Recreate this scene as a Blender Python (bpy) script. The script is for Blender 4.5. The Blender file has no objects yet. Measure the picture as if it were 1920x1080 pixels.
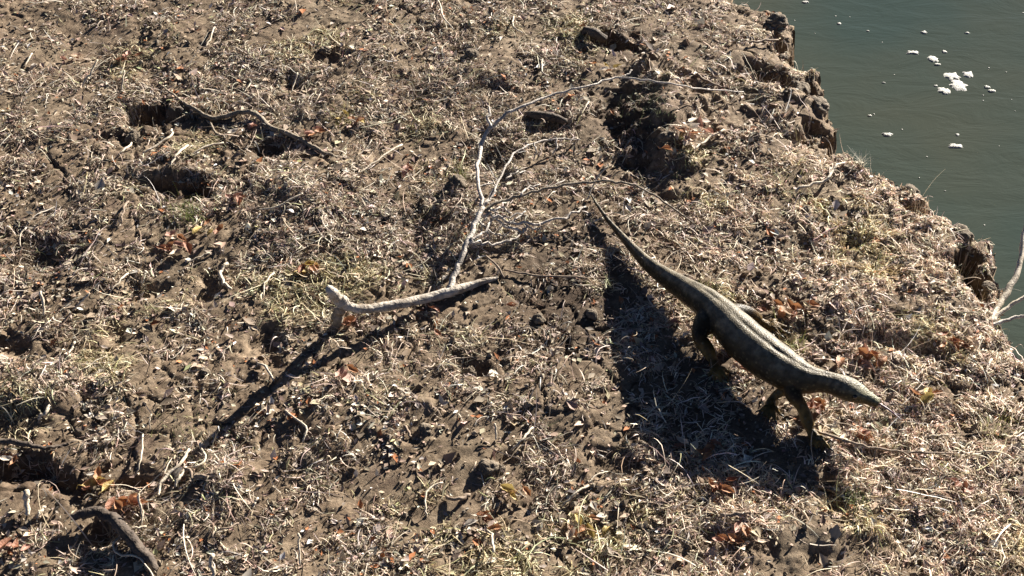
import bpy, bmesh, math, random
import numpy as np
from mathutils import Vector, Matrix
R = math.radians
rng = np.random.default_rng(7)
random.seed(7)
S = bpy.context.scene
COL = S.collection

# ------------------------------------------------------------------ camera
CAM_H, PITCH, HFOV = 3.6, R(45), R(46)
cam_d = bpy.data.cameras.new("camera")
cam = bpy.data.objects.new("camera", cam_d); COL.objects.link(cam)
cam.location = (0, 0, CAM_H); cam.rotation_euler = (math.pi/2-PITCH, 0, 0)
cam_d.sensor_width = 36; cam_d.lens = 18/math.tan(HFOV/2)
cam_d.clip_start = 0.05; cam_d.clip_end = 2000
S.camera = cam
S.render.resolution_x, S.render.resolution_y = 1024, 576

# ------------------------------------------------------------------ light
SUN_EL = R(18)
SUN_AZ = math.atan2(.60, .80)              # measured from +Y towards +X
sd = Vector((math.sin(SUN_AZ)*math.cos(SUN_EL), math.cos(SUN_AZ)*math.cos(SUN_EL), math.sin(SUN_EL)))
w = bpy.data.worlds.new("World"); S.world = w; w.use_nodes = True
nt = w.node_tree; bg = nt.nodes['Background']
sky = nt.nodes.new('ShaderNodeTexSky'); sky.sky_type = 'NISHITA'; sky.sun_disc = False
sky.sun_elevation = SUN_EL; sky.sun_rotation = SUN_AZ; sky.air_density = .18; sky.dust_density = .05; sky.altitude = 800
nt.links.new(sky.outputs[0], bg.inputs[0]); bg.inputs[1].default_value = 0.05
sl = bpy.data.lights.new("sun", 'SUN'); sl.energy = 5.0; sl.angle = R(0.5); sl.color = (1, .915, .81)
so = bpy.data.objects.new("sun", sl); COL.objects.link(so)
so.rotation_euler = (-sd).to_track_quat('-Z', 'Y').to_euler(); so.location = sd*20
S.view_settings.view_transform = 'Standard'; S.view_settings.look = 'None'
S.view_settings.exposure = 1.76; S.view_settings.gamma = 1.0

# ------------------------------------------------------------------ photo pixel -> place on a level
F = 960/math.tan(HFOV/2)
cp, sp = math.cos(PITCH), math.sin(PITCH)
def at(px, py, z=0.0):
    px = np.asarray(px, float); py = np.asarray(py, float)
    u = (px-960)/F; v = (540-py)/F
    dx = u; dy = cp + v*sp; dz = -sp + v*cp
    t = (z-CAM_H)/dz
    return np.stack([dx*t, dy*t, np.broadcast_to(z, np.shape(dx*t))], -1)
def scale_at(px, py, z=0.0):              # metres per photo pixel there
    v = (540-py)/F
    return ((z-CAM_H)/(-sp+v*cp))/F

# ------------------------------------------------------------------ noise
_perm = np.random.default_rng(3).permutation(512)
_perm = np.concatenate([_perm, _perm, _perm])
_ga = np.random.default_rng(4).random(512)*2*np.pi
def perlin(x, y):
    xi = np.floor(x).astype(int); yi = np.floor(y).astype(int)
    xf = x-xi; yf = y-yi
    u = xf*xf*xf*(xf*(xf*6-15)+10); v = yf*yf*yf*(yf*(yf*6-15)+10)
    def g(ix, iy, dx, dy):
        a = _ga[_perm[(_perm[ix & 511]+iy) & 511]]
        return np.cos(a)*dx+np.sin(a)*dy
    a = g(xi, yi, xf, yf); b = g(xi+1, yi, xf-1, yf); c = g(xi, yi+1, xf, yf-1); d = g(xi+1, yi+1, xf-1, yf-1)
    return (a*(1-u)+b*u)*(1-v)+(c*(1-u)+d*u)*v
def fbm(x, y, f, n=4, g=.5):
    s = 0; a = 1
    for i in range(n):
        s = s+a*perlin(x*f+17.3*i, y*f-9.1*i); f *= 2.03; a *= g
    return s
def voro(x, y, f, seed=0):                 # F2-F1 of a jittered grid: cracks between plates
    x = x*f; y = y*f
    xi = np.floor(x).astype(int); yi = np.floor(y).astype(int)
    f1 = np.full(x.shape, 9.); f2 = np.full(x.shape, 9.); cid = np.zeros(x.shape, int)
    for i in (-1, 0, 1):
        for j in (-1, 0, 1):
            h = _perm[(_perm[(xi+i+seed) & 511]+yi+j) & 511]
            jx = ((h*7919) % 1000)/1000; jy = ((h*6101) % 997)/997
            d = np.hypot(xi+i+jx-x, yi+j+jy-y)
            n = d < f1
            f2 = np.where(n, f1, np.minimum(f2, d)); cid = np.where(n, h, cid); f1 = np.where(n, d, f1)
    return f2-f1, cid/512.
def sstep(a, b, x):
    t = np.clip((x-a)/(b-a), 0, 1); return t*t*(3-2*t)

# ------------------------------------------------------------------ the bank's edge
EDGE_PX = [(1290,-160),(1340,-60),(1372,0),(1400,14),(1455,24),(1476,48),(1468,98),(1484,108),(1516,126),(1526,165),(1541,190),(1548,215),
 (1546,268),(1580,288),(1600,303),(1610,324),(1652,324),(1690,345),(1704,366),(1750,384),(1764,402),(1785,432),(1845,440),(1850,462),
 (1848,505),(1853,558),(1866,580),(1870,612),(1886,650),(1905,672),(1930,694),(1975,740),(2060,860),(2180,1000),(2300,1150)]
E = at([p[0] for p in EDGE_PX], [p[1] for p in EDGE_PX], 0.0)[:, :2]
E = np.vstack([[[-14, 60]], [[0.4, 9.5]], E, [[4.2, .6]], [[12, -10]], [[50, -60]]])
def edge_sd(x, y):                          # positive on the land side
    best = np.full(x.shape, 1e9); sg = np.ones(x.shape)
    for a, b in zip(E[:-1], E[1:]):
        d = b-a; L2 = d@d
        t = np.clip(((x-a[0])*d[0]+(y-a[1])*d[1])/L2, 0, 1)
        px_ = x-(a[0]+t*d[0]); py_ = y-(a[1]+t*d[1])
        dd = px_*px_+py_*py_
        cr = d[0]*(y-a[1])-d[1]*(x-a[0])
        n = dd < best
        best = np.where(n, dd, best); sg = np.where(n, np.where(cr < 0, 1, -1), sg)
    return np.sqrt(best)*sg
WATER_Z = -0.30

# bumps and hollows read from the photo: px, py, half-width px, half-height px, height in m, edge softness, tilt
RELIEF = [
 (276,214,48,24,-.14,.75,0),(222,258,34,15,-.06,.8,0),(345,205,46,20,.035,.8,0),
 (298,348,36,15,-.08,.8,0),(368,360,42,18,-.09,.8,0),(330,322,80,12,.03,.8,0),
 (1172,236,50,64,-.05,1.0,0),(1250,220,66,90,.095,1.0,0),(1200,300,30,20,-.04,.9,0),
 (1145,82,54,20,-.08,.8,0),(1100,68,26,12,.02,.8,0),
 (1030,234,44,12,-.05,.8,0),(934,170,24,12,-.05,.5,0),(872,100,16,14,-.05,.6,0),(612,112,22,22,-.05,.6,0),(540,155,20,20,-.04,.6,0),
 (500,280,50,16,-.05,.7,0),(790,425,40,26,-.05,.7,0),(925,300,34,46,-.04,.8,0),
 (1256,366,30,12,-.035,1,0),(60,885,80,22,-.08,.9,0),(115,915,50,18,-.05,.9,0),(250,905,30,12,-.04,.8,0),
 (265,542,30,22,-.05,.6,0),(300,540,20,18,-.04,.6,0),(398,530,22,24,-.05,.6,0),(505,640,34,36,-.05,.7,0),(215,625,20,16,-.03,.6,0),
 (188,995,30,22,-.07,.8,0),(1565,930,26,24,-.08,.5,0),(1612,457,30,12,-.05,.5,0),(1512,452,28,16,-.04,.7,0),
 (1440,142,50,18,-.09,.9,.4),(1530,232,20,14,-.10,.6,0),(1514,255,26,12,-.07,.6,0),(1820,500,27,46,-.30,.45,0),(1725,390,30,12,-.12,.5,0),
 (1465,75,10,16,-.10,.6,0),(1500,178,28,12,.03,.8,0),(1470,200,60,60,.03,.9,0),
 (1700,640,60,22,-.04,.7,0),(1670,850,60,10,-.03,.7,0),(885,690,40,26,-.04,.7,0),(1010,650,40,22,-.02,.8,0),
 (20,650,40,22,-.04,.6,0),(60,480,90,50,-.05,.8,0),(640,760,120,70,.03,.9,0),(430,900,80,26,.02,.9,0),(100,740,90,50,.03,.9,0),
 (330,300,70,20,.03,.9,0),(560,360,90,50,.03,.9,0),(900,130,90,40,.02,.9,0),(700,200,90,50,.02,.9,0),(1560,560,140,60,.03,.9,0),
 (1500,1000,120,40,.03,.9,0),(1140,870,60,30,-.03,.7,0),(940,860,22,12,-.03,.5,0),(1100,640,60,40,-.01,.9,0),
]
_rel = []
for (px, py, wx, wy, h, s, a) in RELIEF:
    c = at(px, py)[:2]; m = scale_at(px, py)
    if h < 0 and px < 1780: s = max(s, .85); h *= .82
    _rel.append((c[0], c[1], wx*m, wy*m/sp, h, s, a))
# the ground the lizard walks over is kept level
LZP = at([1110,1200,1300,1400,1500,1600,850,700,560,450], [390,530,620,710,800,820,560,630,710,790])[:, :2]
def ground(x, y):
    nx = x+.05*fbm(x, y, 5, 2); ny = y+.05*fbm(x+9, y+5, 5, 2)
    z = .035*fbm(x, y, .8, 2)+.024*fbm(x+3, y, 2.2, 3)
    calm = np.ones(x.shape)
    for p in LZP: calm = calm*(1-.75*np.exp(-((x-p[0])**2+(y-p[1])**2)/.09))
    z = z*calm
    # cracked plates of dried mud and lumps
    e, cid = voro(nx, ny, 6.5)
    crackm = sstep(-.15, .35, fbm(x+20, y+4, .9, 2))
    z = z-(.016*crackm)*(1-sstep(0, .08, e))+(cid-.5)*.008*(.3+.7*crackm)
    e2, c2 = voro(nx+4, ny+2, 17, 5)
    z = z+(c2-.5)*.005*(1-.5*crackm)*sstep(0, .3, e2)
    rg_ = .45+.55*sstep(-.25, .25, fbm(x+44, y+12, 1.3, 2))
    z = z+rg_*(.008*(np.abs(fbm(x, y, 9, 3))-.2)+.0055*fbm(x, y, 30, 2))
    for (cx, cy, wx, wy, h, s, a) in _rel:
        m = (np.abs(x-cx) < 2.5*wx+.05) & (np.abs(y-cy) < 2.5*wy+.05)
        if not m.any(): continue
        dx = (nx[m]-cx); dy = (ny[m]-cy)
        if a: dx, dy = dx*math.cos(a)-dy*math.sin(a), dx*math.sin(a)+dy*math.cos(a)
        r = np.hypot(dx/wx, dy/wy)*(1+.75*fbm(x[m]+cx, y[m], 8, 3, .55))
        z[m] += h*(1-sstep(1-s, 1+s*.5, r))
    return z
def land(x, y):
    x = np.asarray(x, float); y = np.asarray(y, float)
    z = ground(x, y)
    s = edge_sd(x, y)+.05*fbm(x, y, 7, 5, .6)+.045
    e, cid = voro(x, y, 9, 2)
    s = s+(cid-.5)*.03
    z = z-.045*(1-sstep(-.03, .09, s))**2
    z = z-.05*(1-sstep(0, .22, s))*sstep(-.5, .5, fbm(x, y, 3, 2)+.1)
    f = 1-sstep(-.05, .008, s+.012*fbm(x, y, 40, 2))
    return z*(1-f)+(-.62)*f, s

def axis(lo, hi, step, far, grow=1.22):
    core = list(np.arange(lo, hi+step/2, step)); s = step; a = [lo]; b = [core[-1]]
    while a[-1] > -far: s *= grow; a.append(a[-1]-s)
    s = step
    while b[-1] < far: s *= grow; b.append(b[-1]+s)
    return np.array(a[:0:-1]+core+b[1:]), len(a)-1, len(core)
STEP = .0085
XS, ix0, nxc = axis(-3.35, 3.35, STEP, 300)
YS, iy0, nyc = axis(1.75, 6.6, STEP, 300)
X, Y = np.meshgrid(XS, YS)
Z, SD = land(X.ravel(), Y.ravel()); Z = Z.reshape(X.shape); SDG = SD.reshape(X.shape)
Zc = Z[iy0:iy0+nyc, ix0:ix0+nxc]; Sc = SDG[iy0:iy0+nyc, ix0:ix0+nxc]
def samp(G, x, y):
    fx = np.clip((np.asarray(x, float)-XS[ix0])/STEP, 0, nxc-1.001); fy = np.clip((np.asarray(y, float)-YS[iy0])/STEP, 0, nyc-1.001)
    i = fx.astype(int); j = fy.astype(int); u = fx-i; v = fy-j
    return (G[j, i]*(1-u)+G[j, i+1]*u)*(1-v)+(G[j+1, i]*(1-u)+G[j+1, i+1]*u)*v
def T(x, y): return samp(Zc, x, y)
def gp(px, py, up=0.0):                    # the point of the bank surface seen there, lifted by up
    z = 0.0
    for _ in range(4):
        p = at(px, py, z+up); z = float(T(p[0], p[1]))
        z = max(z, -.12)
    p = at(px, py, z+up)
    return Vector((float(p[0]), float(p[1]), z+up))

# ------------------------------------------------------------------ mesh helpers
def np_mesh(name, V, Fq, mat, colors=None, smooth=True):
    me = bpy.data.meshes.new(name)
    k = Fq.shape[1]
    me.vertices.add(len(V)); me.vertices.foreach_set('co', np.asarray(V, np.float32).ravel())
    me.loops.add(Fq.size); me.loops.foreach_set('vertex_index', Fq.astype(np.int32).ravel())
    me.polygons.add(len(Fq)); me.polygons.foreach_set('loop_start', np.arange(0, Fq.size, k, dtype=np.int32))
    me.polygons.foreach_set('loop_total', np.full(len(Fq), k, np.int32))
    me.polygons.foreach_set('use_smooth', np.full(len(Fq), smooth))
    me.update(calc_edges=True)
    if colors is not None:
        a = me.color_attributes.new('tint', 'FLOAT_COLOR', 'POINT')
        c = np.ones((len(V), 4), np.float32); c[:, :3] = colors
        a.data.foreach_set('color', c.ravel())
    me.materials.append(mat)
    return me
def link(name, me, parent=None, loc=None):
    o = bpy.data.objects.new(name, me); COL.objects.link(o)
    if loc is not None: o.location = loc
    if parent: o.parent = parent
    return o
def tag(o, label=None, cat=None, group=None, kind=None):
    if label: o['label'] = label
    if cat: o['category'] = cat
    if group: o['group'] = group
    if kind: o['kind'] = kind
    return o

def mat(name, base=(.2, .2, .2), rough=.8, var=None, vscale=8, bump=0, bscale=60, attr=False, trans=0, spec=.5, detail=6):
    m = bpy.data.materials.new(name); m.use_nodes = True; n = m.node_tree; b = n.nodes['Principled BSDF']
    b.inputs['Roughness'].default_value = rough; b.inputs['Specular IOR Level'].default_value = spec
    b.inputs['Base Color'].default_value = (*base, 1)
    tc = n.nodes.new('ShaderNodeTexCoord')
    if attr:
        a = n.nodes.new('ShaderNodeAttribute'); a.attribute_name = 'tint'
        n.links.new(a.outputs['Color'], b.inputs['Base Color'])
    elif var:
        t = n.nodes.new('ShaderNodeTexNoise'); t.inputs['Scale'].default_value = vscale; t.inputs['Detail'].default_value = detail; t.inputs['Roughness'].default_value = .65
        n.links.new(tc.outputs['Object'], t.inputs[0])
        r = n.nodes.new('ShaderNodeValToRGB'); n.links.new(t.outputs[0], r.inputs[0])
        els = r.color_ramp.elements; cols = [base]+list(var); els[0].position = .3; els[1].position = .72
        els[0].color = (*cols[0], 1); els[1].color = (*cols[-1], 1)
        for i, c in enumerate(cols[1:-1]): els.new(.3+.42*(i+1)/(len(cols)-1)).color = (*c, 1)
        n.links.new(r.outputs[0], b.inputs['Base Color'])
    if bump:
        t2 = n.nodes.new('ShaderNodeTexNoise'); t2.inputs['Scale'].default_value = bscale; t2.inputs['Detail'].default_value = 5
        n.links.new(tc.outputs['Object'], t2.inputs[0])
        bp = n.nodes.new('ShaderNodeBump'); bp.inputs['Strength'].default_value = bump; bp.inputs['Distance'].default_value = .01
        n.links.new(t2.outputs[0], bp.inputs['Height']); n.links.new(bp.outputs[0], b.inputs['Normal'])
    if trans:
        tr = n.nodes.new('ShaderNodeBsdfTranslucent'); mx = n.nodes.new('ShaderNodeMixShader'); mx.inputs[0].default_value = trans
        src = b.inputs['Base Color'].links[0].from_socket if b.inputs['Base Color'].links else None
        if src: n.links.new(src, tr.inputs[0])
        else: tr.inputs[0].default_value = (*base, 1)
        out = n.nodes['Material Output']
        n.links.new(b.outputs[0], mx.inputs[1]); n.links.new(tr.outputs[0], mx.inputs[2]); n.links.new(mx.outputs[0], out.inputs[0])
    return m

# ------------------------------------------------------------------ ground sheet
def ground_mat():
    m = mat('dried_mud', rough=.9, spec=.2); n = m.node_tree; b = n.nodes['Principled BSDF']; L = n.links
    tc = n.nodes.new('ShaderNodeTexCoord')
    def noise(s, d=6, r=.6):
        t = n.nodes.new('ShaderNodeTexNoise'); t.inputs['Scale'].default_value = s; t.inputs['Detail'].default_value = d; t.inputs['Roughness'].default_value = r
        L.new(tc.outputs['Object'], t.inputs[0]); return t
    def ramp(src, stops):
        r = n.nodes.new('ShaderNodeValToRGB'); L.new(src, r.inputs[0]); e = r.color_ramp.elements
        e[0].position, e[0].color = stops[0][0], (*stops[0][1], 1); e[1].position, e[1].color = stops[-1][0], (*stops[-1][1], 1)
        for p, c in stops[1:-1]: e.new(p).color = (*c, 1)
        return r
    def mix(f, a, c):
        x = n.nodes.new('ShaderNodeMix'); x.data_type = 'RGBA'
        L.new(f, x.inputs[0]); L.new(a, x.inputs[6]); L.new(c, x.inputs[7]); return x.outputs[2]
    big = noise(1.7, 4); mid = noise(14, 6, .7); fine = noise(90, 5, .7)
    c1 = ramp(mid.outputs[0], [(.3, (.11, .077, .051)), (.5, (.205, .152, .102)), (.7, (.32, .25, .175))])
    c2 = ramp(mid.outputs[0], [(.3, (.105, .079, .052)), (.5, (.21, .16, .108)), (.7, (.33, .265, .185))])
    f1 = ramp(big.outputs[0], [(.42, (0, 0, 0)), (.6, (1, 1, 1))])
    c = mix(f1.outputs[0], c1.outputs[0], c2.outputs[0])
    red = noise(3.1, 3); fr = ramp(red.outputs[0], [(.6, (0, 0, 0)), (.72, (.45, .45, .45))])
    rc = n.nodes.new('ShaderNodeRGB'); rc.outputs[0].default_value = (.17, .115, .09, 1)
    c = mix(fr.outputs[0], c, rc.outputs[0])
    ff = ramp(fine.outputs[0], [(.35, (.65, .65, .65)), (.65, (1.2, 1.2, 1.2))])
    mu = n.nodes.new('ShaderNodeMix'); mu.data_type = 'RGBA'; mu.blend_type = 'MULTIPLY'; mu.inputs[0].default_value = 1
    L.new(c, mu.inputs[6]); L.new(ff.outputs[0], mu.inputs[7])
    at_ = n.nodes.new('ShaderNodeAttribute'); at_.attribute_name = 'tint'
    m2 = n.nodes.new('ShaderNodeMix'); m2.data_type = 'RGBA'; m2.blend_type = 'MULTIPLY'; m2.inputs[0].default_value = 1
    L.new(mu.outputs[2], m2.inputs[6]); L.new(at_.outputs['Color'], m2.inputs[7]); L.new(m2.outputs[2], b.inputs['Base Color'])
    bn = noise(70, 8, .75); bp = n.nodes.new('ShaderNodeBump'); bp.inputs['Strength'].default_value = .7; bp.inputs['Distance'].default_value = .007
    L.new(bn.outputs[0], bp.inputs['Height']); L.new(bp.outputs[0], b.inputs['Normal'])
    return m
M_mud = ground_mat()
ny_, nx_ = X.shape
V = np.stack([X.ravel(), Y.ravel(), Z.ravel()], 1)
slope = np.hypot(*np.gradient(Z, YS, XS)).ravel()
cl = sstep(1.2, 4, slope)*(np.abs(V[:, 0]) < 4)*(V[:, 1] < 8)
V[:, 0] += cl*(.030*fbm(V[:, 2]+V[:, 1]*.35, V[:, 1]*.6, 16, 3)); V[:, 1] += cl*(.022*fbm(V[:, 2]*1.1+7, V[:, 0]*.6, 15, 3)); V[:, 2] += cl*.02*fbm(V[:, 0]*.9, V[:, 1], 26, 2)
i = np.arange(nx_-1); j = np.arange(ny_-1)
A = (j[:, None]*nx_+i[None, :]).ravel()
Fq = np.stack([A, A+1, A+nx_+1, A+nx_], 1)
DAMP_SHADE = [(1070,540,110,150,.6),(920,300,60,50,.5),(1180,230,80,80,.6),(60,900,120,50,.5),(1440,145,80,30,.5),(270,215,90,45,.5),(340,355,90,35,.5),(880,690,70,50,.4),(500,275,80,24,.5),(780,430,90,60,.5),(60,470,120,60,.4),(1330,760,150,120,.45),(1140,75,80,40,.5),(1822,505,30,55,.85),(1728,392,34,14,.7)]  # damp soil, plus shade painted into hollows, bank notches and the lizard's shadow
def damp_shade(x, y):
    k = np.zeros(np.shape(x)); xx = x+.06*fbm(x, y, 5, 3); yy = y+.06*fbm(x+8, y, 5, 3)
    for (px, py, wx, wy, a) in DAMP_SHADE:
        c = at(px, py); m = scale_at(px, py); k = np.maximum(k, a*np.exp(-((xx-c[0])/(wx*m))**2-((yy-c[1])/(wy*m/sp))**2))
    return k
dk = np.maximum(damp_shade(X.ravel(), Y.ravel()), .62*(1-sstep(-.22, -.05, Z.ravel())))[:, None]
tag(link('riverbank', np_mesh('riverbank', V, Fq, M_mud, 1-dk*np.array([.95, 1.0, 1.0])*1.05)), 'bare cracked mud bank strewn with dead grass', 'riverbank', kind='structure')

# ------------------------------------------------------------------ water
def water_mat():
    m = mat('murky_water', (.040, .050, .040), .07, spec=.5); n = m.node_tree; b = n.nodes['Principled BSDF']; L = n.links
    b.inputs['IOR'].default_value = 1.33
    tc = n.nodes.new('ShaderNodeTexCoord')
    mp = n.nodes.new('ShaderNodeMapping'); mp.inputs['Rotation'].default_value = (0, 0, R(-24)); mp.inputs['Scale'].default_value = (.8, 2.0, 1)
    L.new(tc.outputs['Object'], mp.inputs[0])
    t = n.nodes.new('ShaderNodeTexNoise'); t.inputs['Scale'].default_value = 3.4; t.inputs['Detail'].default_value = 5; t.inputs['Roughness'].default_value = .62; t.inputs['Distortion'].default_value = .6
    L.new(mp.outputs[0], t.inputs[0])
    bp = n.nodes.new('ShaderNodeBump'); bp.inputs['Strength'].default_value = .22; bp.inputs['Distance'].default_value = .03
    L.new(t.outputs[0], bp.inputs['Height']); L.new(bp.outputs[0], b.inputs['Normal'])
    c = n.nodes.new('ShaderNodeTexNoise'); c.inputs['Scale'].default_value = .8; c.inputs['Detail'].default_value = 3
    L.new(tc.outputs['Object'], c.inputs[0])
    r = n.nodes.new('ShaderNodeValToRGB'); e = r.color_ramp.elements; e[0].position = .35; e[1].position = .65
    e[0].color = (.048, .069, .060, 1); e[1].color = (.066, .076, .058, 1)
    L.new(c.outputs[0], r.inputs[0]); L.new(r.outputs[0], b.inputs['Base Color'])
    return m
wv = np.array([[-300, -300, WATER_Z], [300, -300, WATER_Z], [300, 300, WATER_Z], [-300, 300, WATER_Z]], float)
tag(link('water', np_mesh('water', wv, np.array([[0, 1, 2, 3]]), water_mat())), 'dull green river water beside the bank', 'water', kind='structure')

# ------------------------------------------------------------------ ground cover (nobody could count it)
M_straw = mat('dry_grass', attr=True, rough=.6, trans=.18, spec=.35)
M_chip = mat('leaf_scraps', attr=True, rough=.75, trans=.1, spec=.3)
M_crumb = mat('soil_crumb', attr=True, rough=.95, spec=.15)
def cand(n):
    py = rng.uniform(-90, 1180, n*2); px = rng.uniform(-160, 2080, n*2)
    # even in area: reject by ground area of a photo pixel
    m = scale_at(px, py); wgt = (m/m.max())**3
    k = rng.random(n*2) < np.clip(wgt*2.2, 0, 1)
    px = px[k]; py = py[k]; p = at(px, py)
    return p[:, 0], p[:, 1], px, py
DENS = [(1600,520,260,170,.6),(1640,930,380,190,.45),(1900,640,120,140,.3),(1330,960,160,120,.35),(560,320,120,80,.5),(600,520,110,80,.55),(820,150,260,120,.40),
 (200,430,160,60,.25),(430,640,160,80,.10),(80,760,120,60,.25),(1040,900,60,60,.30),(700,400,110,90,.35),(250,80,200,80,.15),(160,170,120,60,.2),
 (900,690,280,100,-.35),(820,840,280,130,-.2),(560,690,160,60,-.2),(1000,540,90,60,-.3),(1000,560,120,70,-.2),(1400,200,130,90,-.45),(1440,290,90,50,-.2),(430,920,180,80,-.2),(150,560,120,80,-.12),(1150,240,100,90,-.3),(360,1000,200,80,-.05),(450,700,130,70,-.3),(600,680,90,50,-.25),(500,740,80,50,-.25),(410,800,50,60,-.3),(740,610,80,20,-.25),(300,420,100,60,-.1)]
FEET = [(1525,815),(1446,752),(1345,682),(1430,606)]
def density(px, py, x, y):
    d = .27+1.0*fbm(x+31, y+7, 1.7, 3)+1.5*fbm(x+1, y+77, 5.0, 4, .6)
    for (cx, cy, wx, wy, a) in DENS: d = d+a*np.exp(-((px-cx)/wx)**2-((py-cy)/wy)**2)
    for (cx, cy) in FEET: d = d-1.0*np.exp(-((px-cx)/26)**2-((py-cy)/18)**2)
    return np.clip(d*1.1, .015, 1)
PAL = np.array([(.52,.43,.325),(.64,.55,.44),(.42,.335,.25),(.27,.205,.15),(.74,.67,.57),(.50,.37,.29),(.40,.35,.24),(.15,.11,.085),(.46,.44,.24)])
def palette(n, wts, jit=.18):
    c = PAL[rng.choice(len(PAL), n, p=np.array(wts)/sum(wts))]
    return np.clip(c*(1+jit*rng.standard_normal((n, 1)))*(1+.05*rng.standard_normal((n, 3))), .02, .85)
def ribbons(n, Lr, Wr, K, lift, stand, wts, comb, name, label, cat, power=1.5, keepin=.0, clump=0):
    x, y, px, py = cand(int(n/max(clump, 1)))
    if clump:
        x = np.repeat(x, clump); y = np.repeat(y, clump); px = np.repeat(px, clump); py = np.repeat(py, clump)
        a0 = np.repeat(rng.uniform(0, 6.28, len(x)//clump), clump); g_ = rng.uniform(.006, .03, len(x)); q_ = rng.uniform(0, 6.28, len(x))
        x = x+g_*np.cos(q_); y = y+g_*np.sin(q_)
    D = density(px, py, x, y); s = samp(Sc, x, y)
    k = (rng.random(len(x)) < D**power) & (s > keepin)
    x, y, px, py = x[k], y[k], px[k], py[k]; n = len(x)
    az = rng.uniform(0, 2*np.pi, n)
    pref = np.pi*2*fbm(x+5, y+15, .8, 2)*1.5
    az = np.where(rng.random(n) < comb, pref+.45*rng.standard_normal(n), az)
    if clump: az = a0[k]+.75*rng.standard_normal(n)
    Ln = rng.uniform(Lr[0], Lr[1], n)*np.clip(rng.lognormal(0, .35, n), .5, 2.2)
    Wd = rng.uniform(Wr[0], Wr[1], n)
    curl = rng.normal(0, .8, n); arc = np.abs(rng.normal(0, lift, n)); base = np.abs(rng.normal(0, lift*.6, n))+.001
    st = rng.random(n) < stand; rise = np.where(st, rng.uniform(.25, .9, n)*Ln*.8, rng.normal(0, lift*.6, n))
    roll = rng.normal(0, .7, n)
    pts = []; ang = az.copy(); cx = x.copy(); cy = y.copy(); z0 = T(x, y)
    for q in range(K+1):
        t = q/K
        zt = T(cx, cy)
        z = np.maximum(zt, np.where(st, z0, zt))+base+arc*np.sin(np.pi*t)+rise*t**1.4
        z = np.maximum(z, zt+.0008)
        wv_ = Wd*(1-.75*t**2)*.5
        c, s_ = np.cos(ang), np.sin(ang)
        ox, oy, oz = -s_*wv_*np.cos(roll), c*wv_*np.cos(roll), wv_*np.sin(roll)
        pts.append(np.stack([cx-ox, cy-oy, z-oz], 1)); pts.append(np.stack([cx+ox, cy+oy, z+oz], 1))
        cx = cx+c*Ln/K*np.where(st, .65, 1); cy = cy+s_*Ln/K*np.where(st, .65, 1)
        ang = ang+curl/K
    P = np.stack(pts, 1); nv = 2*(K+1)
    b = (np.arange(n)*nv)[:, None]
    f = np.concatenate([np.stack([b[:, 0]+2*q, b[:, 0]+2*q+1, b[:, 0]+2*q+3, b[:, 0]+2*q+2], 1) for q in range(K)])
    col = palette(n, wts)
    pale = sstep(.1, 1.3, x-.15*(y-3.5))[:, None]; col = col*(1+.42*pale*np.array([1.0, .97, .93]))
    # patches of yellow-green and pale grass
    g = sstep(.18, .42, fbm(x+50, y+3, 1.6, 2))[:, None]
    col = col*(1-g*.5)+col*np.array([.95, 1.02, .62])*g*.5
    C = np.repeat(col, nv, 0)
    return tag(link(name, np_mesh(name, P.reshape(-1, 3), f, M_straw, C)), label, cat, kind='stuff')
ribbons(78000, (.018, .055), (.0022, .0055), 4, .005, .06, [4,3,4,4,2.5,2,1,2.5,.5], .3, 'dead_grass', 'matted bleached dead grass lying over the bank', 'dead grass', power=1.4, keepin=.03)
ribbons(74000, (.025, .07), (.0020, .0046), 4, .007, .10, [4,4,3,2,3.5,1.5,1,.6,.5], .3, 'grass_tufts', 'flattened tufts of pale dead grass', 'grass tufts', power=1.3, keepin=.02, clump=24)
ribbons(60000, (.008, .028), (.0022, .0046), 2, .004, .12, [2,2,3,4,1.5,2,.8,2,.4], .2, 'grass_stubble', 'short broken stubble and chaff on the mud', 'stubble', power=.8)
ribbons(3800, (.06, .15), (.0024, .0044), 7, .018, .30, [3,5,2,1,5,1,1,.3,.4], .15, 'dry_stalks', 'longer pale dry grass stalks arching over the litter', 'dry stalks', power=.9)

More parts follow.
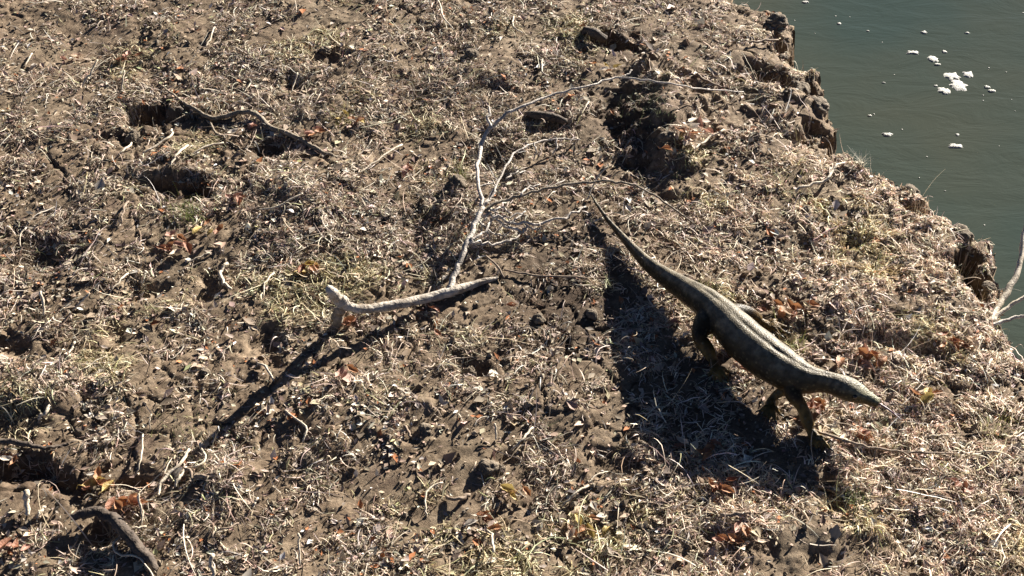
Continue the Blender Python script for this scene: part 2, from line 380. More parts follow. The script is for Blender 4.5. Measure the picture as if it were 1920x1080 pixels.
def chips(n, name, label, cat):
    x, y, px, py = cand(int(n)); D = density(px, py, x, y); s = samp(Sc, x, y)
    k = (rng.random(len(x)) < .10+.8*sstep(-.15, .45, fbm(x+70, y+21, 3.2, 3)+.5*D-.2)) & (s > 0); x, y = x[k], y[k]; n = len(x)
    az = rng.uniform(0, 6.28, n); L = rng.uniform(.007, .026, n)*np.where(rng.random(n) < .12, 1.8, 1)*np.clip(rng.lognormal(0, .35, n), .5, 2); W = L*rng.uniform(.3, .7, n)
    fold = rng.uniform(.1, .7, n); tx = rng.normal(0, .4, n); zb = T(x, y)+rng.uniform(.001, .008, n)
    c, s_ = np.cos(az), np.sin(az)
    loc = [(-.5, 0, 0), (0, -.5, 1), (.5, 0, .15), (0, .5, 1), (0, 0, 0)]
    P = []
    for (a, b_, f) in loc:
        lx = a*L; ly = b_*W; z = zb+f*fold*W*.5+tx*lx
        P.append(np.stack([x+lx*c-ly*s_, y+lx*s_+ly*c, z], 1))
    P = np.stack(P, 1); b0 = np.arange(n)*5
    f = np.concatenate([np.stack([b0+a, b0+b_, b0+4], 1) for a, b_ in ((0, 1), (1, 2), (2, 3), (3, 0))])
    col = palette(n, [3,2.5,3.5,4,2,2.5,.6,2.5,.3], .3)
    dm = damp_shade(x, y)[:, None]; col = col*(1-dm)+dm*np.array([.09, .085, .07])
    o = rng.random(n) < .05; col[o] = np.array([.42, .17, .07])*(1+.2*rng.standard_normal((o.sum(), 1)))
    o = rng.random(n) < .05; col[o] = np.array([.52, .46, .38])
    return tag(link(name, np_mesh(name, P.reshape(-1, 3), f, M_chip, np.repeat(np.clip(col, .02, .8), 5, 0))), label, cat, kind='stuff')
chips(82000, 'leaf_scraps', 'crumbled scraps of dead leaves scattered over the bank', 'leaf scraps')
def crumbs(n):
    x, y, px, py = cand(int(n)); s = samp(Sc, x, y)
    k = (s > 0) & (rng.random(len(x)) < .35+.65*sstep(-.2, .3, fbm(x+9, y+60, 2.5, 2))); x, y = x[k], y[k]; n = len(x)
    r = rng.uniform(.0025, .007, n)*np.clip(rng.lognormal(0, .45, n), .5, 3)
    oc = np.array([(1,0,0),(0,1,0),(-1,0,0),(0,-1,0),(0,0,1),(0,0,-1)], float)
    P = oc[None]*r[:, None, None]*rng.uniform(.55, 1.3, (n, 6, 1))
    a = rng.uniform(0, 6.28, n); c, s_ = np.cos(a)[:, None], np.sin(a)[:, None]
    Q = np.stack([x[:, None]+P[..., 0]*c-P[..., 1]*s_, y[:, None]+P[..., 0]*s_+P[..., 1]*c, T(x, y)[:, None]+P[..., 2]*.8+r[:, None]*.35], -1)
    b0 = np.arange(n)*6
    f = np.concatenate([np.stack([b0+i_, b0+(i_+1) % 4, b0+4], 1) for i_ in range(4)]+[np.stack([b0+(i_+1) % 4, b0+i_, b0+5], 1) for i_ in range(4)])
    base = np.array([(.16,.125,.09),(.11,.085,.06),(.22,.18,.13),(.26,.22,.17)])[rng.integers(0, 4, n)]
    return tag(link('soil_crumbs', np_mesh('soil_crumbs', Q.reshape(-1, 3), f, M_crumb, np.repeat(base, 6, 0), smooth=False)), 'loose crumbs of dry brown soil over the bank', 'soil crumbs', kind='stuff')
crumbs(15000)
# fine green blades in a few damp spots
def tufts():
    P = []; Fc = []; C = []; n0 = 0
    for (px, py, rr, n, up, pal) in [(355,405,28,90,.05,(.20,.24,.07)),(1655,322,14,50,.07,(.62,.60,.50)),(1600,940,22,70,.045,(.16,.20,.07)),(1480,650,28,60,.04,(.26,.28,.10)),
        (1330,550,20,40,.04,(.24,.26,.1)),(1870,800,30,60,.03,(.34,.34,.12)),(865,330,16,40,.04,(.22,.25,.08)),(1320,630,16,40,.04,(.3,.3,.12)),(360,810,60,80,.02,(.30,.31,.13)),(640,225,24,60,.03,(.45,.42,.16)),
        (700,720,70,120,.02,(.27,.27,.13)),(1290,300,50,120,.03,(.24,.25,.14)),(1480,330,50,100,.03,(.40,.38,.18)),(1215,200,50,160,.03,(.16,.18,.10))]:
        for _ in range(n):
            g = gp(px+random.gauss(0, rr*.6), py+random.gauss(0, rr*.45))
            while float(samp(Sc, g.x, g.y)) < .01: g.x -= .01; g.y -= .006
            g.z = float(T(g.x, g.y)); a = random.uniform(0, 6.28); L = up*random.uniform(.6, 1.5); wd = .0014
            le = random.uniform(.2, .9); d = Vector((math.cos(a), math.sin(a), 0)); sdv = Vector((-d.y, d.x, 0))*wd
            for t in (0, .5, 1):
                c = g+d*L*le*t*t+Vector((0, 0, L*t*(1-.35*le*t))); ww = sdv*(1-.8*t)
                P += [c-ww, c+ww]
            Fc += [(n0, n0+1, n0+3, n0+2), (n0+2, n0+3, n0+5, n0+4)]; n0 += 6
            C += [np.array(pal)*random.uniform(.7, 1.3)]*6
    return tag(link('green_grass', np_mesh('green_grass', np.array([tuple(p) for p in P]), np.array(Fc), M_straw, np.array(C))), 'sparse green blades growing among the dead grass', 'green grass', kind='stuff')
tufts()

# ------------------------------------------------------------------ tubes
def catmull(P, n):
    P = [np.array(p, float) for p in P]; P = [2*P[0]-P[1]]+P+[2*P[-1]-P[-2]]; out = []
    for k in range(1, len(P)-2):
        for q in range(n):
            t = q/n; a, b, c, d = P[k-1:k+3]
            out.append(.5*((2*b)+(-a+c)*t+(2*a-5*b+4*c-d)*t*t+(-a+3*b-3*c+d)*t**3))
    out.append(P[-2]); return np.array(out)
def tube(P, r, sides=8, sub=4, wob=.0, rough=.0, cap=True, seed=0):
    """P points, r radii at the points; returns verts, faces"""
    rg = np.random.default_rng(seed+len(P)*13)
    D = np.hstack([np.array([tuple(p) for p in P], float), np.array(r, float)[:, None]])
    C = catmull(D, sub); Q = C[:, :3]; rad = np.maximum(C[:, 3], 1e-4)
    if wob: Q = Q+rg.standard_normal(Q.shape)*wob*np.minimum(rad[:, None]*1.5, .01)
    Vv = []; Ff = []; tan = np.gradient(Q, axis=0); tan /= np.linalg.norm(tan, axis=1)[:, None]+1e-9
    up = np.array([0, 0, 1.]) if abs(tan[0, 2]) < .9 else np.array([1., 0, 0])
    u = np.cross(tan[0], up); u /= np.linalg.norm(u)
    for k in range(len(Q)):
        u = u-tan[k]*(u@tan[k]); u /= np.linalg.norm(u)+1e-9; v = np.cross(tan[k], u)
        for s in range(sides):
            a = 2*math.pi*s/sides; rr = rad[k]*(1+rough*rg.standard_normal())
            Vv.append(Q[k]+rr*(math.cos(a)*u+math.sin(a)*v))
    for k in range(len(Q)-1):
        for s in range(sides):
            a = k*sides+s; b = k*sides+(s+1) % sides
            Ff.append((a, b, b+sides, a+sides))
    if cap:
        Vv.append(Q[0]-tan[0]*rad[0]*.4); Vv.append(Q[-1]+tan[-1]*rad[-1]*.4); n = len(Vv)
        for s in range(sides):
            Ff.append(((s+1) % sides, s, n-2)); o = (len(Q)-1)*sides; Ff.append((o+s, o+(s+1) % sides, n-1))
    return Vv, Ff
def py_mesh(name, Vv, Ff, m, smooth=True):
    me = bpy.data.meshes.new(name); me.from_pydata([tuple(map(float, v)) for v in Vv], [], Ff)
    me.polygons.foreach_set('use_smooth', [smooth]*len(me.polygons)); me.materials.append(m); me.update(); return me
def tubes_mesh(name, lst, m):
    Vv = []; Ff = []
    for v, f in lst:
        n = len(Vv); Vv += list(v); Ff += [tuple(i_+n for i_ in q) for q in f]
    return py_mesh(name, Vv, Ff, m)
def empty(name, loc):
    o = bpy.data.objects.new(name, None); COL.objects.link(o); o.location = loc; o.empty_display_size = .1
    bpy.context.view_layer.update(); return o
def child(name, me, root):
    o = link(name, me); o.parent = root; o.matrix_parent_inverse = Matrix.Translation(root.location).inverted(); return o
def pts3(lst):                              # (px, py, height above the ground under it, radius px) -> points, radii
    P = []; r = []
    for (px, py, h, rp) in lst:
        P.append(gp(px, py, h)); r.append(rp*scale_at(px, py, h))
    return P, r

M_pale = mat('weathered_wood', (.20, .17, .14), .7, [(.42, .38, .33), (.60, .56, .50)], 22, .5, 90)
M_trunk = mat('stripped_trunk', (.09, .07, .05), .8, [(.24, .20, .155), (.42, .38, .32), (.52, .48, .42)], 16, .9, 70)
M_bark = mat('brown_bark', (.10, .08, .055), .8, [(.22, .18, .13), (.36, .30, .23)], 30, .6, 120)
M_dark = mat('dark_rotten_wood', (.035, .026, .02), .85, [(.08, .06, .045), (.15, .12, .09)], 26, .7, 90)
M_twig = mat('bleached_twig', (.36, .30, .22), .7, [(.54, .47, .36), (.68, .61, .50)], 30, .3, 120)
M_twigd = mat('brown_twig', (.12, .085, .06), .8, [(.24, .18, .13), (.34, .27, .2)], 30, .3, 120)

# ------------------------------------------------------------------ the fallen branch in the middle
root = empty('fallen_branch', gp(845, 548))
P, r = pts3([(934,521,.006,2.5),(912,526,.010,5.5),(880,536,.018,7.5),(845,547,.028,10),(805,558,.038,9.5),(760,568,.052,9),(715,576,.072,9),(680,579,.095,8.5),(655,575,.118,9),(642,567,.138,13),(632,559,.165,10.5),(626,551,.21,10.5),(618,542,.265,8)])
child('trunk', tubes_mesh('trunk', [tube(P, r, 14, 6, .10, .035)], M_trunk), root)
P, r = pts3([(646,570,.125,11),(638,580,.10,10),(634,594,.055,10),(631,610,.0,9)])
P[-1].z -= .02
child('broken_stub', tubes_mesh('broken_stub', [tube(P, r, 10, 4, .3, .10)], M_bark), root)
def side(pl, m=M_pale, name='side_branch', w=.35, sides=7, level=None):
    P, r = pts3(pl)
    if level is not None: P = [Vector(tuple(map(float, at(a, b, level+c)))) for a, b, c, d in pl]
    return child(name, tubes_mesh(name, [tube(P, r, sides, 4, w, .04, seed=int(pl[0][0]+pl[-1][1]))], m), root)
side([(843,543,.03,7),(852,515,.05,5.5),(866,480,.07,5.2),(880,448,.085,5),(893,415,.095,5),(906,388,.105,5)], sides=9)
side([(906,390,.105,4.5),(900,360,.11,3.6),(895,330,.12,3.6),(898,290,.13,3.8),(906,262,.15,4),(925,235,.165,4),(950,214,.18,3.4),(985,196,.19,2.8),(1030,180,.19,2.3),(1085,166,.18,2),(1130,152,.17,1.9),(1165,146,.155,1.8),(1215,151,.13,1.7),(1270,160,.10,1.5),(1330,168,.06,1.3),(1395,172,.02,1)])
side([(907,386,.105,3.4),(925,356,.10,2.4),(945,320,.10,2.2),(962,290,.10,2.2),(985,274,.10,2),(1010,265,.09,1.8),(1050,260,.06,1.5),(1088,262,.03,1)])
side([(905,394,.10,3.6),(935,380,.10,3.3),(975,366,.11,3.1),(1020,355,.12,2.8),(1070,346,.12,2.5),(1120,340,.12,2.3),(1165,342,.11,2.2),(1200,352,.095,2.1),(1235,372,.07,2),(1275,400,.04,1.8),(1318,432,.01,1.2)], M_bark)
TW = [[(917,243,.165,1.8),(917,220,.18,1.5),(916,198,.19,1)],
 [(902,400,.095,2),(935,408,.07,1.6),(965,418,.05,1.5),(1000,421,.04,1.5),(1045,413,.035,1.3),(1070,402,.03,1.2),(1096,388,.02,.9)],
 [(878,452,.085,2),(895,446,.08,1.6),(910,432,.07,1.4),(926,405,.06,1.2),(936,398,.06,.8)],
 [(878,454,.08,1.6),(905,458,.05,1.4),(940,455,.035,1.3),(965,446,.03,1.2),(985,428,.03,1),(996,417,.03,.8)],
 [(930,408,.07,1.5),(945,424,.05,1.3),(972,430,.04,1.6),(985,432,.035,1.4)],
 [(912,388,.10,1.5),(925,396,.09,1.3),(940,390,.08,1.1),(958,400,.06,.8)],
 [(905,384,.105,1.4),(920,374,.11,1.2),(930,352,.11,1),(926,340,.12,.7)],
 [(975,366,.11,1.2),(990,352,.10,1),(1010,345,.09,.8)],
 [(915,405,.08,1.2),(905,420,.07,1),(900,440,.05,.8)],
 [(1165,146,.155,1.2),(1175,140,.15,1),(1186,132,.14,.7)],
 [(1040,262,.06,1),(1045,275,.04,.9),(1038,290,.02,.7)]]
TW += [[(905,392,.10,1.2),(925,405,.07,1),(948,408,.05,.9),(975,400,.05,.8),(990,405,.04,.6)],[(893,415,.095,1.2),(910,425,.07,1),(930,440,.04,.9),(950,440,.03,.7)],
 [(955,417,.05,1),(970,408,.05,.9),(985,395,.05,.7)],[(925,405,.07,1),(915,430,.04,.9),(920,450,.02,.7)],[(940,420,.045,1),(930,432,.03,.8),(905,445,.02,.6)],[(985,420,.04,1.2),(1000,430,.03,1),(1015,428,.02,.8)],[(896,350,.115,1),(915,345,.11,.9),(935,352,.09,.7)],[(1000,268,.1,1),(1005,285,.08,.8),(1000,300,.05,.6)],[(950,335,.1,1),(965,325,.1,.9),(985,322,.08,.6)]]
for t in TW: side([(a, b, c, d*1.9) for a, b, c, d in t], M_pale, 'twig', .6, 5)
tag(root, 'bleached broken branch arching across the mud left of the lizard', 'branch')

# the crooked limb at upper left
root = empty('crooked_branch', gp(480, 222))
side([(300,158,0.014,1.44),(325,178,0.021,2.16),(345,193,0.025,2.74),(370,207,0.021,3.24),(393,221,0.014,4.32),(420,219,0.014,4.32),(440,212,0.021,4.68),(470,211,0.025,4.68),(490,222,0.021,5.04),(505,238,0.014,5.40),(540,250,0.014,5.04),(575,268,0.007,4.68),(610,287,0.007,3.96),(645,300,0.003,2.16)], M_bark, 'stem', .2, 9)
side([(388,222,0.014,2.88),(395,235,0.014,2.45),(410,252,0.010,2.16),(440,272,0.007,1.87),(462,288,0.007,1.30)], M_bark, 'side_branch', .3)
side([(388,213,0.014,1.44),(360,212,0.021,1.30),(335,222,0.021,1.15),(318,231,0.014,0.86)], M_bark, 'side_branch', .4)
side([(416,214,0.021,1.58),(412,202,0.028,1.44),(405,187,0.032,1.15),(398,198,0.021,0.86),(393,206,0.014,0.72)], M_bark, 'twig', .3)
tag(root, 'crooked brown branch beside the dark hollow at upper left', 'branch')
# the dead twigs reaching over the water at the right
root = empty('dead_shrub', gp(1856, 604))
side([(1853,606,0,5),(1866,585,-.01,6),(1878,565,-.01,6),(1892,543,.0,6.5),(1908,508,.02,5.5),(1915,478,.04,4.6),(1918,440,.07,4.5),(1932,400,.10,3),(1945,370,.12,2)], M_twig, 'stem', .2, level=-.02)
side([(1855,605,0,4.5),(1872,590,.0,4.2),(1895,573,.01,4),(1922,557,.03,3.5),(1960,536,.05,2.6),(1990,520,.07,1.5)], M_twig, 'stem', .25, level=-.02)
side([(1856,609,0,4),(1880,603,.0,3.6),(1905,596,.01,3.4),(1930,589,.03,3),(1975,575,.05,1.8)], M_pale, 'stem', .25, level=-.02)
tag(root, 'bare pale stems leaning over the water at the right edge', 'shrub')

def bent_stick(name, pl, m, label, cat, w=.3, sides=7, rough=.05):
    P, r = pts3(pl); c = P[len(P)//2].copy(); c.z = float(T(c.x, c.y))
    me = tubes_mesh(name, [tube([p-c for p in P], r, sides, 4, w, rough, seed=int(pl[0][0]))], m)
    return tag(link(name, me, loc=c), label, cat)
# forked twig in front of the lizard's foot
root = empty('forked_twig', gp(1690, 848))
side([(1530,808,.012,2.6),(1565,820,.03,2.6),(1605,832,.04,2.6),(1650,842,.035,2.4),(1690,847,.03,2.4),(1735,849,.03,2),(1795,850,.015,1.2)], M_twigd, 'stem', .2)
side([(1688,846,.03,2),(1715,862,.03,1.9),(1745,880,.02,1.7),(1790,900,.006,1.1)], M_twigd, 'side_branch', .3)
tag(root, "long forked reddish twig lying in front of the lizard's forefoot", 'twig')
bent_stick('log', [(138,968,.03,6),(160,962,.045,9),(190,963,.06,10),(215,975,.06,11),(232,996,.05,12),(250,1018,.03,12),(272,1042,.015,11),(296,1070,.0,7)], M_dark, 'dark rotten curved log half sunk in mud at lower left', 'log', .3, 14, .09)
bent_stick('log', [(985,214,.005,5),(1010,216,.022,8),(1040,221,.024,8),(1062,229,.01,6)], M_dark, 'short dark rotten log under the arching branch', 'log', .1, 10, .07)
bent_stick('log', [(1096,56,.01,7),(1115,62,.03,9),(1135,74,.02,7)], M_dark, 'stubby dark wood piece above the black hollow at top', 'log', .1, 9, .08)
bent_stick('root', [(-30,832,.03,5),(10,828,.03,6),(45,832,.03,5.5),(75,840,.015,4),(105,837,.01,3),(150,826,.0,1.6)], M_dark, 'dark exposed root at the left border above the leaves', 'root', .3, 8)

# ------------------------------------------------------------------ small twigs, one by one
TWIGS = [
 ([(183,113),(153,163)],1.6,0,'leaning alone at upper left above the black hollow'),([(233,133),(227,170)],1.3,0,'short and upright, just above the black hollow'),
 ([(403,50),(385,88)],1.5,0,'pale, near the top border above the crooked branch'),([(60,100),(47,123)],1.3,0,'short, near the top left corner'),
 ([(558,137),(547,173)],1.4,0,'upright, right of the crooked branch tip at top'),([(476,152),(457,173)],1.2,0,'slanting, above the crooked branch'),
 ([(323,243),(318,257),(287,277),(267,287)],2,0,'hooked, below the black hollow at upper left'),([(252,265),(222,290)],1.8,0,'straight pinkish, under the black hollow'),
 ([(353,273),(335,287),(320,310)],2.2,0,'bleached, below the crooked branch'),([(420,268),(385,275),(353,292)],1.8,0,'curved yellowish, touching the crooked branch from below'),
 ([(822,0),(833,33),(852,57)],1.5,0,'bent, cut by the top border in the middle'),([(962,30),(962,50),(980,62)],1.5,0,'curved white, near the top middle'),
 ([(755,270),(707,300),(670,327)],1.6,0,'long thin, left of the pale forked branch'),([(1017,110),(1017,135),(1030,142)],1.6,0,'crooked white, in the bare purple mud near the top'),
 ([(1103,190),(1090,213)],1.6,0,'short, beside the big shaded hollow'),([(1140,312),(1117,337),(1100,375)],1.7,0,"upright, standing at the tip of the lizard's tail"),
 ([(1307,140),(1350,163)],2.5,1,'dark, on the mound near the bank edge'),([(1358,242),(1325,262),(1302,280)],2.2,0,'thick bleached, beside the pale leaf heap near the bank edge'),
 ([(1480,198),(1471,212)],1.7,0,'tiny pale, near the notched bank edge'),([(1403,80),(1435,76),(1460,75)],1.8,1,'level brown, on the upper bank edge'),
 ([(393,473),(353,492)],1.4,0,'thin, left of the orange leaves at middle left'),([(427,493),(412,510),(420,530),(433,542)],3,0,'fat pale hook shaped, beside the small dark hollow at left'),
 ([(513,512),(497,530),(494,557)],1.6,0,'arched, right of the pale hook shaped twig'),([(240,510),(207,547)],1.6,0,'slanting, left of the dark hollow at middle left'),
 ([(77,547),(82,590)],2.6,0,'stout pale, upright at the left'),([(167,550),(137,583)],2,0,'pale, right of the stout upright one'),
 ([(567,363),(520,387),(480,393)],1.7,0,'long straight, below the crooked branch'),([(50,427),(38,440),(38,463)],1.5,0,'bent, near the left border at mid height'),
 ([(140,640),(128,667)],2.2,0,'short thick, near the left border above the yellow grass'),([(200,667),(157,693)],1.4,0,'thin, left of the long branch shadow'),
 ([(482,680),(500,690),(513,713)],2.2,0,'pinkish bent, touching the branch shadow'),([(93,760),(72,787)],3.4,0,'short fat bleached, above the dark root at left'),
 ([(283,777),(281,807)],1.4,0,'upright, above the tangle of twigs at lower left'),([(268,813),(263,863),(253,893)],1.5,0,'tall thin white, at lower left'),
 ([(355,843),(337,870),(303,900),(297,930)],3,0,'long bowed, foremost of the tangle below the branch shadow'),([(350,877),(338,893),(328,913)],3,0,'thick straight, in the tangle below the branch shadow'),
 ([(373,830),(385,860),(367,875),(350,877)],2.2,0,'angled, topmost in the tangle below the branch shadow'),([(343,878),(357,883),(360,900)],2.6,1,'dark crooked, in the tangle below the branch shadow'),
 ([(395,895),(365,893),(405,890)],3.4,1,'dark stubby, right of the tangle below the branch shadow'),([(483,932),(473,953)],2,0,'short, right of the log at lower left'),
 ([(260,927),(264,955),(267,983)],2.2,0,'upright, above the end of the rotten log'),([(48,920),(50,940),(53,968)],5,0,'stout white pointed, standing in the dark hollow at lower left'),
 ([(85,950),(70,970)],3,0,'split pale, right of the stout pointed one at lower left'),([(233,998),(213,1020),(222,1040),(253,1042),(270,1055),(288,1085)],2,0,'looping white, over the rotten log'),
 ([(275,987),(255,990),(233,998)],2.2,0,'straight white, crossing the rotten log top'),([(398,1038),(398,1090)],4,0,'stout pale upright, cut by the bottom border'),
 ([(447,980),(430,990),(407,993)],2.2,1,'dark forked, near the bottom left'),([(533,770),(573,800),(567,830)],1.9,0,'bowed, right of the branch shadow'),
 ([(760,797),(770,820)],2.8,1,'short dark, on the bare mud below the branch'),([(1000,800),(980,822),(960,843)],2.2,0,'pale slanting, on the bare mud at lower middle'),
 ([(928,795),(930,825)],2,0,'upright pale, left of the slanting one at lower middle'),([(830,905),(803,917),(797,940),(800,965)],1.9,0,'arched, near the bottom middle'),
 ([(880,928),(860,934),(836,931)],3.6,1,'flat dark bark like, near the bottom middle'),([(1103,910),(1080,925),(1053,950)],2.2,0,'long pale, near the yellowish leaves at the bottom'),
 ([(1027,827),(1057,860)],1.5,0,'thin dark to pale, right of the slanting one at lower middle'),([(1730,820),(1780,815)],1.7,0,'level pale, right of the forked twig'),
 ([(1650,950),(1672,965),(1690,982)],2.4,1,'dark, at lower right below the forked twig'),([(1530,910),(1563,923)],3,1,"dark, below the shadow of the lizard's head"),
 ([(1350,967),(1390,962),(1433,958)],4,1,'long flat dark bark, near the bottom right'),([(1827,850),(1863,846),(1910,863)],1.8,0,'arched, near the right border'),
 ([(1370,880),(1403,873)],2.2,0,"white, lying in the edge of the lizard's shadow"),([(1490,358),(1525,345),(1552,336),(1563,316),(1580,306),(1617,305)],2.6,0,'pale bent, jutting over the water from the bank edge'),
 ([(1642,352),(1630,370)],2,0,'short pale, near the jutting one at the bank edge'),([(1620,445),(1614,468)],1.8,0,'short white, in the pale straw near the bank edge'),
 ([(1730,470),(1710,505)],2.6,0,'bleached split, in the straw left of the dark notch'),([(1857,675),(1848,700)],2.4,0,'short pale, near the right border above the edge'),
 ([(905,478),(928,492),(945,520)],2,1,'brown bent, right of the branch fork'),([(945,506),(1000,515),(1060,519),(1150,521)],1.8,1,'long dark straight, between the branch and the lizard'),
 ([(1103,905),(1120,890),(1140,884)],1.4,0,'thin curved, above the yellowish leaves at the bottom'),([(1867,925),(1885,960)],2,0,'thin paired, at the lower right corner'),
 ([(560,1000),(563,1060)],2,0,'upright, near the bottom border left of middle'),([(925,1035),(922,1005),(915,995)],2.2,0,'forked upright, near the bottom border at middle'),
 ([(240,375),(230,395),(228,420)],2,1,'dark crooked, below the second hollow at left'),([(1540,760),(1500,745),(1480,770)],1.6,0,"thin, under the lizard's neck"),
]
for k, (pl, rp, dk, where) in enumerate(TWIGS):
    n = len(pl); q = []
    up = .004+.012*random.random()
    standing = any(s in where for s in ('upright', 'standing', 'leaning alone'))
    for a, (px, py) in enumerate(pl):
        t = a/(n-1)
        h = up+.012*math.sin(math.pi*t) if not standing else up+(1-t)*abs(pl[0][1]-pl[-1][1])*scale_at(px, py)*.6
        q.append((px, py, h+.004, 1.1*rp*(1 if t < .7 else .75)))
    if n == 2:
        a, b = q; q.insert(1, ((a[0]+b[0])/2+random.uniform(-2, 2), (a[1]+b[1])/2+random.uniform(-2, 2), (a[2]+b[2])/2+.003, rp*1.05))
    bent_stick('twig', q, M_twigd if dk else M_twig, 'dry twig, '+where, 'twig', .3, 6)

# ------------------------------------------------------------------ fallen leaves in their clusters
LCOL = {'orange': (.42, .20, .09), 'rust': (.30, .13, .07), 'yellow': (.56, .42, .14), 'pink': (.48, .27, .20), 'pale': (.70, .56, .42), 'cream': (.78, .71, .60)}
M_leaf = {k: mat('leaf_'+k, tuple(x*.7 for x in c), .6, [tuple(x*1.15 for x in c)], 40, .3, 150, trans=.25) for k, c in LCOL.items()}
def leaf(px, py, size, kind, label, group, up=.013):
    c = gp(px, py, up+random.random()*.012); L = size*1.15; Wd = size*random.uniform(.4, .62); a = random.uniform(0, 6.28); cup = random.uniform(.15, .5); bend = random.uniform(-.5, .6)
    Vv = []; Ff = []; nu = 7; prof = [.04, .55, .92, .8, 1, .62, .05] if random.random() < .5 else [.04, .6, .95, 1, .85, .5, .04]
    ph = random.uniform(0, 6)
    for k in range(nu):
        t = k/(nu-1)
        for s in (-1, -.5, 0, .5, 1):
            x = (t-.5)*L; y = s*Wd*.5*prof[k]*(1+.12*math.sin(k*2.3+ph)); z = abs(s)**1.5*Wd*cup*prof[k]+bend*L*(t-.5)**2*1.6+.0015*math.sin(7*t+3*s+ph)
            Vv.append((x, y, z))
    for k in range(nu-1):
        for s in range(4): b = k*5+s; Ff.append((b, b+1, b+6, b+5))
    n = len(Vv)
    st, sf = tube([(-.5*L, 0, bend*L*.4), (-.62*L, .03*L, bend*L*.5+.002), (-.78*L, .02*L, .004)], [.0011, .001, .0008], 4, 2)
    Vv += [tuple(v) for v in st]; Ff += [tuple(i_+n for i_ in f) for f in sf]
    o = link('leaf', py_mesh('leaf', Vv, Ff, M_leaf[kind]), loc=c)
    o.rotation_euler = (random.uniform(-.4, .4), random.uniform(-.4, .4), a)
    w_ = {'orange': 'orange', 'rust': 'rusty brown', 'yellow': 'yellow', 'pink': 'faded pinkish', 'pale': 'pale tan', 'cream': 'whitish'}[kind]
    return tag(o, 'curled %s leaf %s' % (w_, label), 'leaf', '%s leaves %s' % (w_, label))
CL = [(1310,248,38,20,'in the bright heap near the edge',['pale','cream','pink','cream','pale','orange'],26,.062),
 (1475,575,36,14,"beside the lizard's back",['orange','rust','orange','pale'],9,.06),
 (1630,668,32,12,"in straw above the lizard's snout",['orange','rust','orange','pink'],8,.055),
 (1800,640,50,20,"on the bank's far right",['orange','pale','rust','orange'],10,.055),
 (1535,760,22,12,"between lizard's chin and forefoot",['orange','rust','pink'],6,.055),
 (1610,815,22,12,'above the long forked twig',['rust','orange','pale'],6,.045),
 (1745,738,18,8,"right of the lizard's tongue",['yellow','orange'],4,.05),
 (1290,610,22,14,"by the lizard's hind leg",['pale','pink','cream'],6,.05),
 (1385,690,18,10,"under the lizard's belly",['pink','pale','rust'],5,.045),
 (1300,840,40,16,"at the shadow's lower rim",['rust','orange','pale'],8,.05),
 (1340,905,40,16,'in the straw under the shadow',['rust','pale','orange'],7,.045),
 (1400,1000,60,26,'near the bottom border at right',['orange','pale','pink'],8,.05),
 (1795,910,24,12,'at lower right near the green patch',['rust','pink'],4,.045),
 (965,925,16,12,'at the bottom middle',['yellow','orange','cream'],5,.05),
 (905,975,34,14,'near the bottom border at middle',['rust','cream','orange'],6,.05),
 (1090,985,32,22,'in the yellowish bottom heap',['yellow','pale','orange'],9,.05),
 (575,505,26,10,"above the branch's broken end",['orange','yellow','rust'],7,.055),
 (320,455,36,14,'in the reddish middle left heap',['pink','rust','pale','orange'],9,.055),
 (390,430,22,10,'by green blades at middle left',['yellow','orange','rust'],5,.05),
 (440,375,22,10,'below the second hollow',['pink','rust'],5,.05),
 (190,905,28,14,'in the lower left heap',['orange','yellow','rust'],8,.055),
 (235,945,28,10,'above the rotten log',['orange','rust'],7,.055),
 (15,860,26,10,'below the dark root at left',['rust','orange','cream'],6,.055),
 (20,1020,26,10,'at the lower left corner',['rust','pink'],4,.05),
 (765,318,10,6,'left of the forked branch',['rust','pink'],3,.06),
 (660,222,22,8,'in the upper yellow patch',['yellow','orange'],5,.05),
 (590,245,22,10,'right of the crooked branch',['pink','orange'],5,.05),
 (235,105,16,7,'near the top at left',['rust','pink'],4,.05),(130,105,20,7,'near the top left corner',['pink','pale'],4,.05),
 (1140,132,22,8,'by the arching twig at top',['yellow','cream','orange'],6,.045),
 (640,700,20,10,'on the mud right of the branch shadow',['pink','orange'],3,.05),(648,600,16,8,"under the branch's broken end",['rust','orange'],4,.05),
 (460,240,16,8,'under the crooked branch',['pink','cream'],4,.045),(940,700,24,14,'on dark mud at the middle',['cream','pale'],5,.045),
 (1330,670,14,8,"white in the lizard's shadow",['cream'],3,.05),(780,620,100,40,'on mud below the branch',['pale','rust'],6,.04),(1760,520,50,30,'in straw by the dark notch',['cream','pale'],5,.045),
]
for (px, py, wx, wy, lab, kinds, n, sz) in CL:
    for k in range(n):
        leaf(px+random.gauss(0, wx*.6), py+random.gauss(0, wy*.6), sz*random.uniform(.7, 1.2), kinds[k % len(kinds)], lab, None, up=.030 if n > 20 else .014)

ORD = ['leftmost', 'second', 'third', 'fourth', 'fifth', 'sixth', 'seventh', 'eighth', 'ninth']
def rank_labels(prefix):
    byl = {}
    for o in COL.objects:
        if o.get('label', '').startswith(prefix): byl.setdefault(o['label'], []).append(o)
    for l, lst in byl.items():
        if len(lst) < 2: continue
        lst.sort(key=lambda o: o.location.x/(math.hypot(o.location.y, CAM_H)))
        for k, o in enumerate(lst):
            o['label'] = '%s, %s%s' % (l, ORD[k] if k < len(lst)-1 else 'rightmost', ' from left' if 0 < k < len(lst)-1 else '')
rank_labels('curled')

